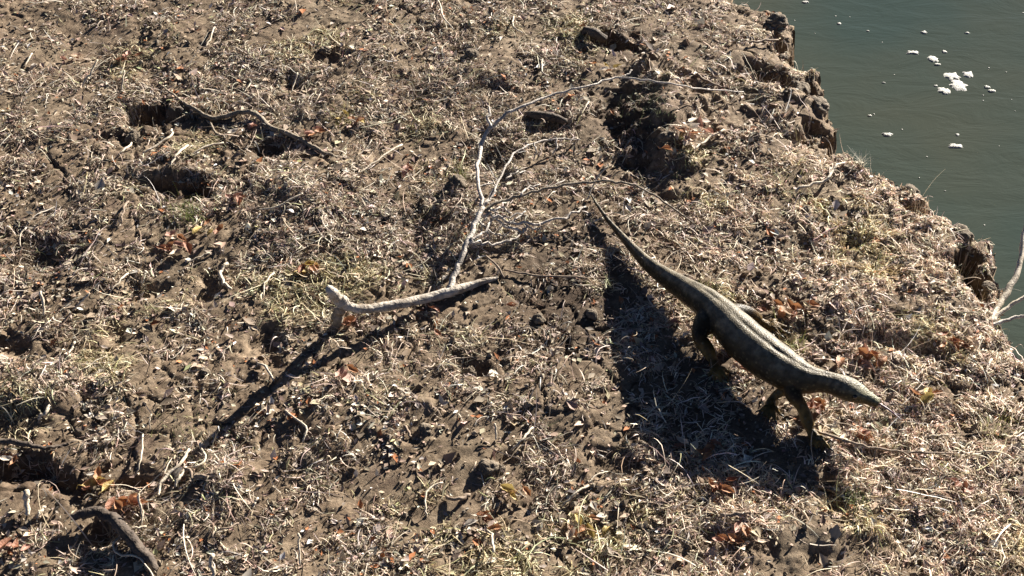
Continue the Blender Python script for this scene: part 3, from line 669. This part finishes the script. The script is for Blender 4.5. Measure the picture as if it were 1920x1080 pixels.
# ------------------------------------------------------------------ clods of mud
M_clod = mat('mud_clod', (.07, .055, .04), .95, [(.15, .12, .085), (.24, .20, .15)], 40, .9, 110)
def clod(px, py, rp, label, flat=.7, m=M_clod):
    bm = bmesh.new(); bmesh.ops.create_icosphere(bm, subdivisions=4, radius=1); s = scale_at(px, py)*rp
    ox = random.uniform(0, 50); ax = (random.uniform(.8, 1.3), random.uniform(.7, 1.1), flat)
    co = np.array([v.co[:] for v in bm.verts])
    d = 1+.55*fbm(co[:, 0]+ox+co[:, 2]*.7, co[:, 1]-ox+co[:, 2]*.5, 1.1, 4)+.12*fbm(co[:, 0]*3+ox, co[:, 2]*3+co[:, 1]*3, 2, 2)
    for v, k in zip(bm.verts, d): v.co = Vector((v.co.x*ax[0]*s*k, v.co.y*ax[1]*s*k, v.co.z*ax[2]*s*k))
    me = bpy.data.meshes.new('clod'); bm.to_mesh(me); bm.free(); me.polygons.foreach_set('use_smooth', [True]*len(me.polygons)); me.materials.append(m)
    c = gp(px, py)
    for _ in range(60):                      # keep it on the land, not past the lip
        if float(samp(Sc, c.x, c.y)) > .035: break
        c.x -= .010; c.y -= .006
    c.z = float(T(c.x, c.y))+s*flat*.15
    o = link('mud_clod', me, loc=c); o.rotation_euler = (0, 0, random.uniform(0, 6)); return tag(o, label, 'clod')
for a in [(578,862,14,'dark lone clod on the bare mud below the branch shadow'),(915,878,17,'rounded clod at the lower middle with a black shadow'),(797,806,11,'small clod below the middle of the branch'),
 (940,880,9,'little clod beside the rounded one at lower middle'),(250,258,16,'grey clod inside the black hollow at upper left'),(1500,170,22,'big crumbling clod on the notched bank edge'),
 (1535,200,20,'clod overhanging the water below the crumbling one'),(1590,318,13,'clod beside the jutting twig at the bank edge'),
 (1740,372,15,'dark clod on the edge right of the jutting twig'),(1835,450,18,'clod capping the dark notch at the far right'),(1850,545,12,'clod below the dark notch'),
 (1455,40,20,'clod at the top corner of the bank'),(1470,110,12,'clod in the first bay of the bank edge'),(885,105,12,'dark clod near the top middle'),(610,100,13,'dark clod near the top at left of middle'),
 (1250,262,14,'greenish grey clod on the slope of the big mound'),(860,345,15,'dark clod left of the forked branch'),
 (385,700,10,'small clod above the branch shadow'),(1010,600,13,'flat clod between branch and lizard'),(1110,590,12,'flat clod nearest the shadow of the tail'),(880,700,14,'clod in the dark patch at the centre'),
 (1840,120,0,'')]:
    if a[2]: clod(*a, flat=.5 if a[0] > 1400 else .7)

# ------------------------------------------------------------------ foam on the water
M_foam = mat('foam', (.42, .43, .38), .7, [(.60, .60, .55)], 60, .5, 200)
FOAM = [(690,12,35,14,'white foam fleck cut by the top border'),(860,90,12,8,0),(880,133,24,16,'foam fleck near the top, left of the others'),(630,115,10,6,0),(1042,174,18,8,0),(1358,183,32,18,'foam fleck above the long flat one'),(1600,185,26,12,'lone foam fleck near the top right'),
 (1293,296,60,24,'long flat foam patch left of the cluster'),(1472,292,28,16,'small foam fleck above the curved one'),(1408,333,50,34,'curved foam patch above the cluster'),(1432,363,34,14,'thin foam fleck under the curved one'),(1515,430,80,50,'large foam patch, upper one in the cluster'),
 (1608,417,54,34,'round foam patch at the right of the cluster'),(1548,480,92,60,'largest foam patch in the middle of the cluster'),(1472,512,60,44,'slanting foam patch at the lower left of the cluster'),(1424,483,20,12,0),(1712,490,30,18,'foam fleck right of the cluster, upper of two'),
 (1735,511,40,16,'foam fleck right of the cluster, lower of two'),(1722,381,12,8,0),(1690,536,12,8,0),(1690,566,12,8,0),(1820,406,10,6,0),(1130,465,20,8,0),(1122,238,10,6,0),(1052,650,22,12,'foam fleck midway between bank and cluster'),(1076,642,12,10,0),(1234,728,14,8,0),
 (1150,757,56,24,'oval foam patch nearest the bank'),(1545,757,20,14,'small foam fleck above the lowest patch'),(1533,822,90,26,'lowest long foam patch with a pointed end'),(1373,881,12,8,0),(1330,1000,14,6,0),(1780,822,8,5,0),(1475,1073,14,6,0),(1915,72,12,8,0),(744,188,8,5,0),(1870,625,8,5,0),(1697,1266,12,8,0),(1190,420,7,5,0),(1850,560,7,5,0),(940,95,6,5,0)]
for (fx, fy, fw, fh, lab) in FOAM:
    px = 1280+fx/3; py = fy/3; c = at(px, py, WATER_Z); m = scale_at(px, py, WATER_Z)
    tiny = .7 if fw < 16 else 1; wx = fw/3*m*.5*tiny; wy = fh/3*m/sp*.5*tiny; K = 26 if fw > 25 else 12; rings = 4; ox = random.uniform(0, 99)
    hh = min(1, wx*60); Vv = [(0, 0, .0045*hh)]; Ff = []
    for q in range(1, rings+1):
        t = q/rings
        for k in range(K):
            a = 2*math.pi*k/K; rr = 1.1*t*(1+.8*float(fbm(np.array([math.cos(a)*1.2+ox]), np.array([math.sin(a)*1.2]), 1.3, 3)[0]))
            Vv.append((wx*rr*math.cos(a), wy*rr*math.sin(a), (.0035*(1-t**3)+.001*random.random()*(t < 1))*hh-.002*(t == 1)))
    for k in range(K): Ff.append((0, 1+k, 1+(k+1) % K))
    for q in range(rings-1):
        for k in range(K): a = 1+q*K+k; b = 1+q*K+(k+1) % K; Ff.append((a, a+K, b+K, b))
    o = link('foam_patch', py_mesh('foam_patch', Vv, Ff, M_foam), loc=(float(c[0]), float(c[1]), WATER_Z+.001))
    tag(o, lab if lab else 'tiny white speck of foam adrift on the open green water', 'foam', 'flecks of foam drifting on the river')

specks = sorted([o for o in COL.objects if o.get('label', '').startswith('tiny white speck')], key=lambda o: -o.location.y)
NUM = 'highest second third fourth fifth sixth seventh eighth ninth tenth eleventh twelfth thirteenth fourteenth fifteenth sixteenth seventeenth eighteenth nineteenth twentieth twenty-first twenty-second twenty-third twenty-fourth twenty-fifth twenty-sixth'.split()
for k, o in enumerate(specks): o['label'] = 'tiny white speck of foam, the %s one on the water' % (NUM[k] if k == 0 else NUM[k]+' highest')
# ------------------------------------------------------------------ the lizard
SP = [ # px, py, centre height m, half-width m, half-height m
 (1104,358,.012,.003,.004),(1119,383,.018,.006,.009),(1141,414,.025,.009,.014),(1165,442,.033,.013,.021),(1190,470,.044,.018,.029),(1217,497,.058,.025,.038),
 (1248,520,.074,.033,.047),(1284,543,.092,.044,.056),(1322,567,.112,.060,.064),(1356,597,.122,.074,.071),(1396,637,.124,.086,.078),(1438,671,.124,.088,.078),(1478,697,.126,.078,.072),
 (1508,710,.130,.060,.062),(1534,714,.134,.044,.050),(1556,718,.137,.039,.044),(1576,724,.138,.046,.043),(1592,730,.136,.047,.041),(1609,738,.132,.036,.033),(1624,745,.129,.026,.025),(1639,752,.126,.021,.019),(1648,757,.124,.014,.013)]
lz = gp(1420, 735); lz.z = float(T(lz.x, lz.y)); base0 = Vector((lz.x, lz.y, lz.z))
D = []
for (px, py, z, a, b) in SP: p = at(px, py, z); D.append((p[0], p[1], z, a, b))
Cn = catmull(D, 7); Q = Cn[:, :3]; tan = np.gradient(Q, axis=0); tan /= np.linalg.norm(tan, axis=1)[:, None]
NS = 40; Vb = []; Fb = []
for k in range(len(Q)):
    sdv = np.cross(tan[k], [0, 0, 1]); sdv /= np.linalg.norm(sdv); upv = np.cross(sdv, tan[k])
    tt = k/(len(Q)-1); bodyf = float(sstep(.30, .42, tt)*(1-sstep(.66, .78, tt))); headf = float(sstep(.78, .86, tt))
    for s in range(NS):
        a = 2*math.pi*s/NS; ca, sa = math.cos(a), math.sin(a)
        e = 1-.12*bodyf*max(0, -sa)**2                               # flatter belly
        # a shallow groove along the spine between two low folds, as on the photo's lit back
        brk = .6+.4*math.sin(tt*61)*math.sin(tt*23+1)
        g = 1-.10*bodyf*brk*math.exp(-((a-math.pi*.5)/.09)**2)+.02*bodyf*math.exp(-((a-math.pi*.5-.32)/.16)**2)
        g *= 1+.012*bodyf*math.sin(tt*150+2*math.sin(a*3))*max(0, math.cos(a*2+1.5))
        g *= 1-.03*bodyf*brk*math.exp(-((a+.25)/.12)**2)-.03*bodyf*brk*math.exp(-((a-math.pi-.25)/.12)**2)
        if headf: 
            # flat-topped head with brow ridges and a jaw line
            sa2 = math.copysign(abs(sa)**(1-.25*headf), sa); ca2 = math.copysign(abs(ca)**(1-.2*headf), ca)
            g *= 1-.16*headf*float(sstep(.86, .9, tt))*math.exp(-((sa+.30)/.10)**2)
            g *= 1+.10*math.exp(-((tt-.875)/.022)**2)*math.exp(-((sa-.62)/.25)**2)
        else: sa2, ca2 = sa, ca
        Vb.append(Q[k]+sdv*ca2*Cn[k, 3]*g+upv*sa2*Cn[k, 4]*e*g)
for k in range(len(Q)-1):
    for s in range(NS):
        a = k*NS+s; b = k*NS+(s+1) % NS; Fb.append((a, b, b+NS, a+NS))
n = len(Vb); Vb.append(Q[0]); Vb.append(Q[-1]+tan[-1]*.003)
for s in range(NS): Fb.append(((s+1) % NS, s, n)); o_ = (len(Q)-1)*NS; Fb.append((o_+s, o_+(s+1) % NS, n+1))
pieces = [(Vb, Fb)]
def pz(px, py, z): p = at(px, py, z); return Vector((float(p[0]), float(p[1]), float(z)))
CLAWS = []
def limb(J, rad, foot_dir, spread=1.0, tl=.055):
    """J joints (hip, knee, ankle) as points; foot lies on the ground at the ankle"""
    pieces.append(tube(J, rad, 14, 5))
    an = J[-1]; fd = Vector(foot_dir).normalized(); sdv = Vector((-fd.y, fd.x, 0))
    gz = float(T(an.x, an.y))
    palm = an+fd*.035; palm.z = float(T(palm.x, palm.y))+.014
    pieces.append(tube([an, (an+palm)/2+Vector((0, 0, .002)), palm, palm+fd*.012], [rad[-1], .020, .021, .012], 12, 4))
    for k, (ang, ln) in enumerate([(-.95, .75), (-.45, .95), (-.05, 1.1), (.35, 1.15), (.95, .8)]):
        a = ang*spread; d = fd*math.cos(a)+sdv*math.sin(a); st = palm+d*.006
        L = tl*ln; pp = [st]
        for q, hh in ((.35, .020), (.7, .012), (1.0, .006)):
            p = st+d*L*q; p.z = float(T(p.x, p.y))+hh; pp.append(p)
        pieces.append(tube([p_+Vector((0, 0, .007)) for p_ in pp], [.0105, .0095, .008, .006], 8, 3)); pp = [p_+Vector((0, 0, .007)) for p_ in pp]
        tip = pp[-1]; c2 = tip+d*.012+Vector((0, 0, .003)); c3 = tip+d*.021-Vector((0, 0, .005))
        CLAWS.append(([tip-d*.004, c2, c3], [.0046, .0034, .0008]))
head = (Q[-1]-Q[60]); hd = Vector((head[0], head[1], 0)).normalized()
rt = Vector((hd.y, -hd.x, 0))               # the animal's right
# near-side foreleg reaching forward
limb([pz(1490,708,.115), pz(1486,736,.105), pz(1503,762,.075), pz(1514,790,.042), pz(1519,806,.022)], [.034,.033,.023,.024,.017], hd*.9+rt*.45)
# far-side foreleg folded back under the chest
limb([pz(1500,700,.11), pz(1484,724,.085), pz(1462,736,.05), pz(1446,748,.020)], [.030,.024,.019,.014], hd*.5+rt*.9)
# near-side hind leg
limb([pz(1338,586,.11), pz(1322,606,.108), pz(1312,632,.092), pz(1326,655,.06), pz(1338,676,.022)], [.046,.048,.030,.029,.019], hd*.8+rt*.6, tl=.066)
# far-side hind leg stuck out beyond the back
limb([pz(1352,592,.11), pz(1382,586,.098), pz(1404,587,.080), pz(1418,596,.042), pz(1424,604,.024)], [.040,.038,.027,.023,.018], hd*.9-rt*.3, tl=.066)
Vv = []; Ff = []
for v, f in pieces:
    n = len(Vv); Vv += [tuple(map(float, p)) for p in v]; Ff += [tuple(i_+n for i_ in q) for q in f]
Vv = [(p[0]-base0.x, p[1]-base0.y, p[2]-base0.z) for p in Vv]
raw = bpy.data.meshes.new('raw'); raw.from_pydata(Vv, [], Ff); ro = bpy.data.objects.new('raw', raw); COL.objects.link(ro)
bm = bmesh.new(); bm.from_mesh(raw); bmesh.ops.recalc_face_normals(bm, faces=bm.faces); bm.to_mesh(raw); bm.free()
md = ro.modifiers.new('r', 'REMESH'); md.mode = 'VOXEL'; md.voxel_size = .0042; md.use_smooth_shade = True
md = ro.modifiers.new('s', 'SMOOTH'); md.iterations = 5; md.factor = .5
dg = bpy.context.evaluated_depsgraph_get(); dg.update()
me = bpy.data.meshes.new_from_object(ro.evaluated_get(dg)); me.name = 'body'
bpy.data.objects.remove(ro)
co = np.zeros(len(me.vertices)*3); me.vertices.foreach_get('co', co); co = co.reshape(-1, 3)+np.array(base0)
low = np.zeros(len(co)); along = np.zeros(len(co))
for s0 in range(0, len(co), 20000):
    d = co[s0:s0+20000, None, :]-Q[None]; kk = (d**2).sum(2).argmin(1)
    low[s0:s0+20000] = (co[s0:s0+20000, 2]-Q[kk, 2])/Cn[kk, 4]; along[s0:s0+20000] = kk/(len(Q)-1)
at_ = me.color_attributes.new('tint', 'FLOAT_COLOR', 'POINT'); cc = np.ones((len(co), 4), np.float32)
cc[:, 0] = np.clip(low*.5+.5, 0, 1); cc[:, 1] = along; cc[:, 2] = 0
at_.data.foreach_set('color', cc.ravel())
me.polygons.foreach_set('use_smooth', [True]*len(me.polygons))
def skin():
    m = mat('lizard_skin', rough=.5, spec=.2); n = m.node_tree; b = n.nodes['Principled BSDF']; L = n.links
    tc = n.nodes.new('ShaderNodeTexCoord'); a = n.nodes.new('ShaderNodeAttribute'); a.attribute_name = 'tint'
    sx = n.nodes.new('ShaderNodeSeparateColor'); L.new(a.outputs['Color'], sx.inputs[0])
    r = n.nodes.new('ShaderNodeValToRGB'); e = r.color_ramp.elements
    e[0].position = .08; e[0].color = (.12, .075, .022, 1); e[1].position = .93; e[1].color = (.16, .14, .10, 1)  # ochre stop is the belly; pale back stop paints in the sunlit strip
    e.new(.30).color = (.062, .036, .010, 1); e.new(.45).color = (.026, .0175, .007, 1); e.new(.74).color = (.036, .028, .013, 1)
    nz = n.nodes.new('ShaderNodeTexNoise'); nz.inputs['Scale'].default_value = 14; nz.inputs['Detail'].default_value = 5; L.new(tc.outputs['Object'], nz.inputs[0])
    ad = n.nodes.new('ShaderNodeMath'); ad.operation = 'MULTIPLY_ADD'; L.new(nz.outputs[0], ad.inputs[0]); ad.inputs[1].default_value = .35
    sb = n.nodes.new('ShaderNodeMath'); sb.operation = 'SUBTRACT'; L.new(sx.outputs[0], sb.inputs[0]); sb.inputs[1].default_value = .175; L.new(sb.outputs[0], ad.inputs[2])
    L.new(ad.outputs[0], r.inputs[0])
    hr = n.nodes.new('ShaderNodeValToRGB'); h = hr.color_ramp.elements; h[0].position = .78; h[0].color = (0, 0, 0, 1); h[1].position = .9; h[1].color = (1, 1, 1, 1); L.new(sx.outputs[1], hr.inputs[0])
    mx = n.nodes.new('ShaderNodeMix'); mx.data_type = 'RGBA'; L.new(hr.outputs[0], mx.inputs[0]); L.new(r.outputs[0], mx.inputs[6])
    hc = n.nodes.new('ShaderNodeMix'); hc.data_type = 'RGBA'; hc.blend_type = 'MULTIPLY'; hc.inputs[0].default_value = 1; L.new(r.outputs[0], hc.inputs[6]); hc.inputs[7].default_value = (1.2, 1.35, 1.15, 1)
    L.new(hc.outputs[2], mx.inputs[7])
    # pale speckles in loose cross rows
    vo = n.nodes.new('ShaderNodeTexVoronoi'); vo.inputs['Scale'].default_value = 55; L.new(tc.outputs['Object'], vo.inputs[0])
    sr = n.nodes.new('ShaderNodeValToRGB'); q = sr.color_ramp.elements; q[0].position = .15; q[0].color = (.8, .8, .8, 1); q[1].position = .34; q[1].color = (0, 0, 0, 1); L.new(vo.outputs['Distance'], sr.inputs[0])
    mz = n.nodes.new('ShaderNodeMix'); mz.data_type = 'RGBA'; L.new(sr.outputs[0], mz.inputs[0]); L.new(mx.outputs[2], mz.inputs[6]); mz.inputs[7].default_value = (.12, .10, .055, 1)
    bw = n.nodes.new('ShaderNodeMath'); bw.operation = 'MULTIPLY_ADD'; L.new(sx.outputs[1], bw.inputs[0]); bw.inputs[1].default_value = 170; L.new(nz.outputs[0], bw.inputs[2])
    bs = n.nodes.new('ShaderNodeMath'); bs.operation = 'SINE'; L.new(bw.outputs[0], bs.inputs[0])
    bm_ = n.nodes.new('ShaderNodeMath'); bm_.operation = 'MULTIPLY_ADD'; L.new(bs.outputs[0], bm_.inputs[0]); bm_.inputs[1].default_value = .22; bm_.inputs[2].default_value = .95
    n2 = n.nodes.new('ShaderNodeTexNoise'); n2.inputs['Scale'].default_value = 45; n2.inputs['Detail'].default_value = 4; L.new(tc.outputs['Object'], n2.inputs[0])
    n3 = n.nodes.new('ShaderNodeMapRange'); n3.inputs[1].default_value = .35; n3.inputs[2].default_value = .65; n3.inputs[3].default_value = .6; n3.inputs[4].default_value = 1.35; L.new(n2.outputs[0], n3.inputs[0])
    mm = n.nodes.new('ShaderNodeMath'); mm.operation = 'MULTIPLY'; L.new(bm_.outputs[0], mm.inputs[0]); L.new(n3.outputs[0], mm.inputs[1])
    vm = n.nodes.new('ShaderNodeVectorMath'); vm.operation = 'SCALE'; L.new(mz.outputs[2], vm.inputs[0]); L.new(mm.outputs[0], vm.inputs['Scale']); L.new(vm.outputs[0], b.inputs['Base Color'])
    sc = n.nodes.new('ShaderNodeTexVoronoi'); sc.inputs['Scale'].default_value = 170; L.new(tc.outputs['Object'], sc.inputs[0])
    bp = n.nodes.new('ShaderNodeBump'); bp.inputs['Strength'].default_value = .5; bp.inputs['Distance'].default_value = .003
    L.new(sc.outputs['Distance'], bp.inputs['Height']); L.new(bp.outputs[0], b.inputs['Normal'])
    return m
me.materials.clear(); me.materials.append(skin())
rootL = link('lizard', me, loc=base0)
tag(rootL, 'large dark grey monitor lizard walking down the bank with a long tapering tail', 'lizard')
def lchild(name, lst, m):
    v = []; f = []
    for P_, r_ in lst:
        a, b = tube([p-base0 for p in P_], r_, 8, 3); n = len(v); v += list(a); f += [tuple(i_+n for i_ in q) for q in b]
    o = link(name, py_mesh(name, v, f, m)); o.parent = rootL; return o
M_claw = mat('claw', (.05, .045, .035), .4); M_tongue = mat('tongue', (.13, .07, .10), .4); M_eye = mat('eye', (.015, .012, .008), .08)
for k in range(0, len(CLAWS)):
    lchild('claw', [CLAWS[k]], M_claw)
tipp = Vector(Q[-1]); fwd = Vector(tan[-1])
fork = tipp+hd*.060+Vector((0, 0, -.006))
lft = -rt
o = lchild('tongue', [([tipp-hd*.01, tipp+hd*.03, fork], [.0042, .004, .0036]), ([fork, fork+hd*.022+lft*.008, fork+hd*.045+lft*.022+Vector((0, 0, .006))], [.003, .002, .0008]), ([fork, fork+hd*.022-lft*.004, fork+hd*.046-lft*.008], [.003, .002, .0008])], M_tongue)
ke = int(len(Q)*.845)
for sgn in (-1, 1):
    sdv = np.cross(tan[ke], [0, 0, 1]); sdv /= np.linalg.norm(sdv)
    c = Vector(Q[ke]+sdv*sgn*Cn[ke, 3]*.86+np.array([0, 0, Cn[ke, 4]*.42]))-base0
    bm = bmesh.new(); bmesh.ops.create_uvsphere(bm, u_segments=14, v_segments=10, radius=.0105); em = bpy.data.meshes.new('eye'); bm.to_mesh(em); bm.free()
    em.polygons.foreach_set('use_smooth', [True]*len(em.polygons)); em.materials.append(M_eye)
    eo = link('eye', em, loc=c); eo.parent = rootL
print('verts', sum(len(o.data.vertices) for o in bpy.data.objects if o.type == 'MESH'))
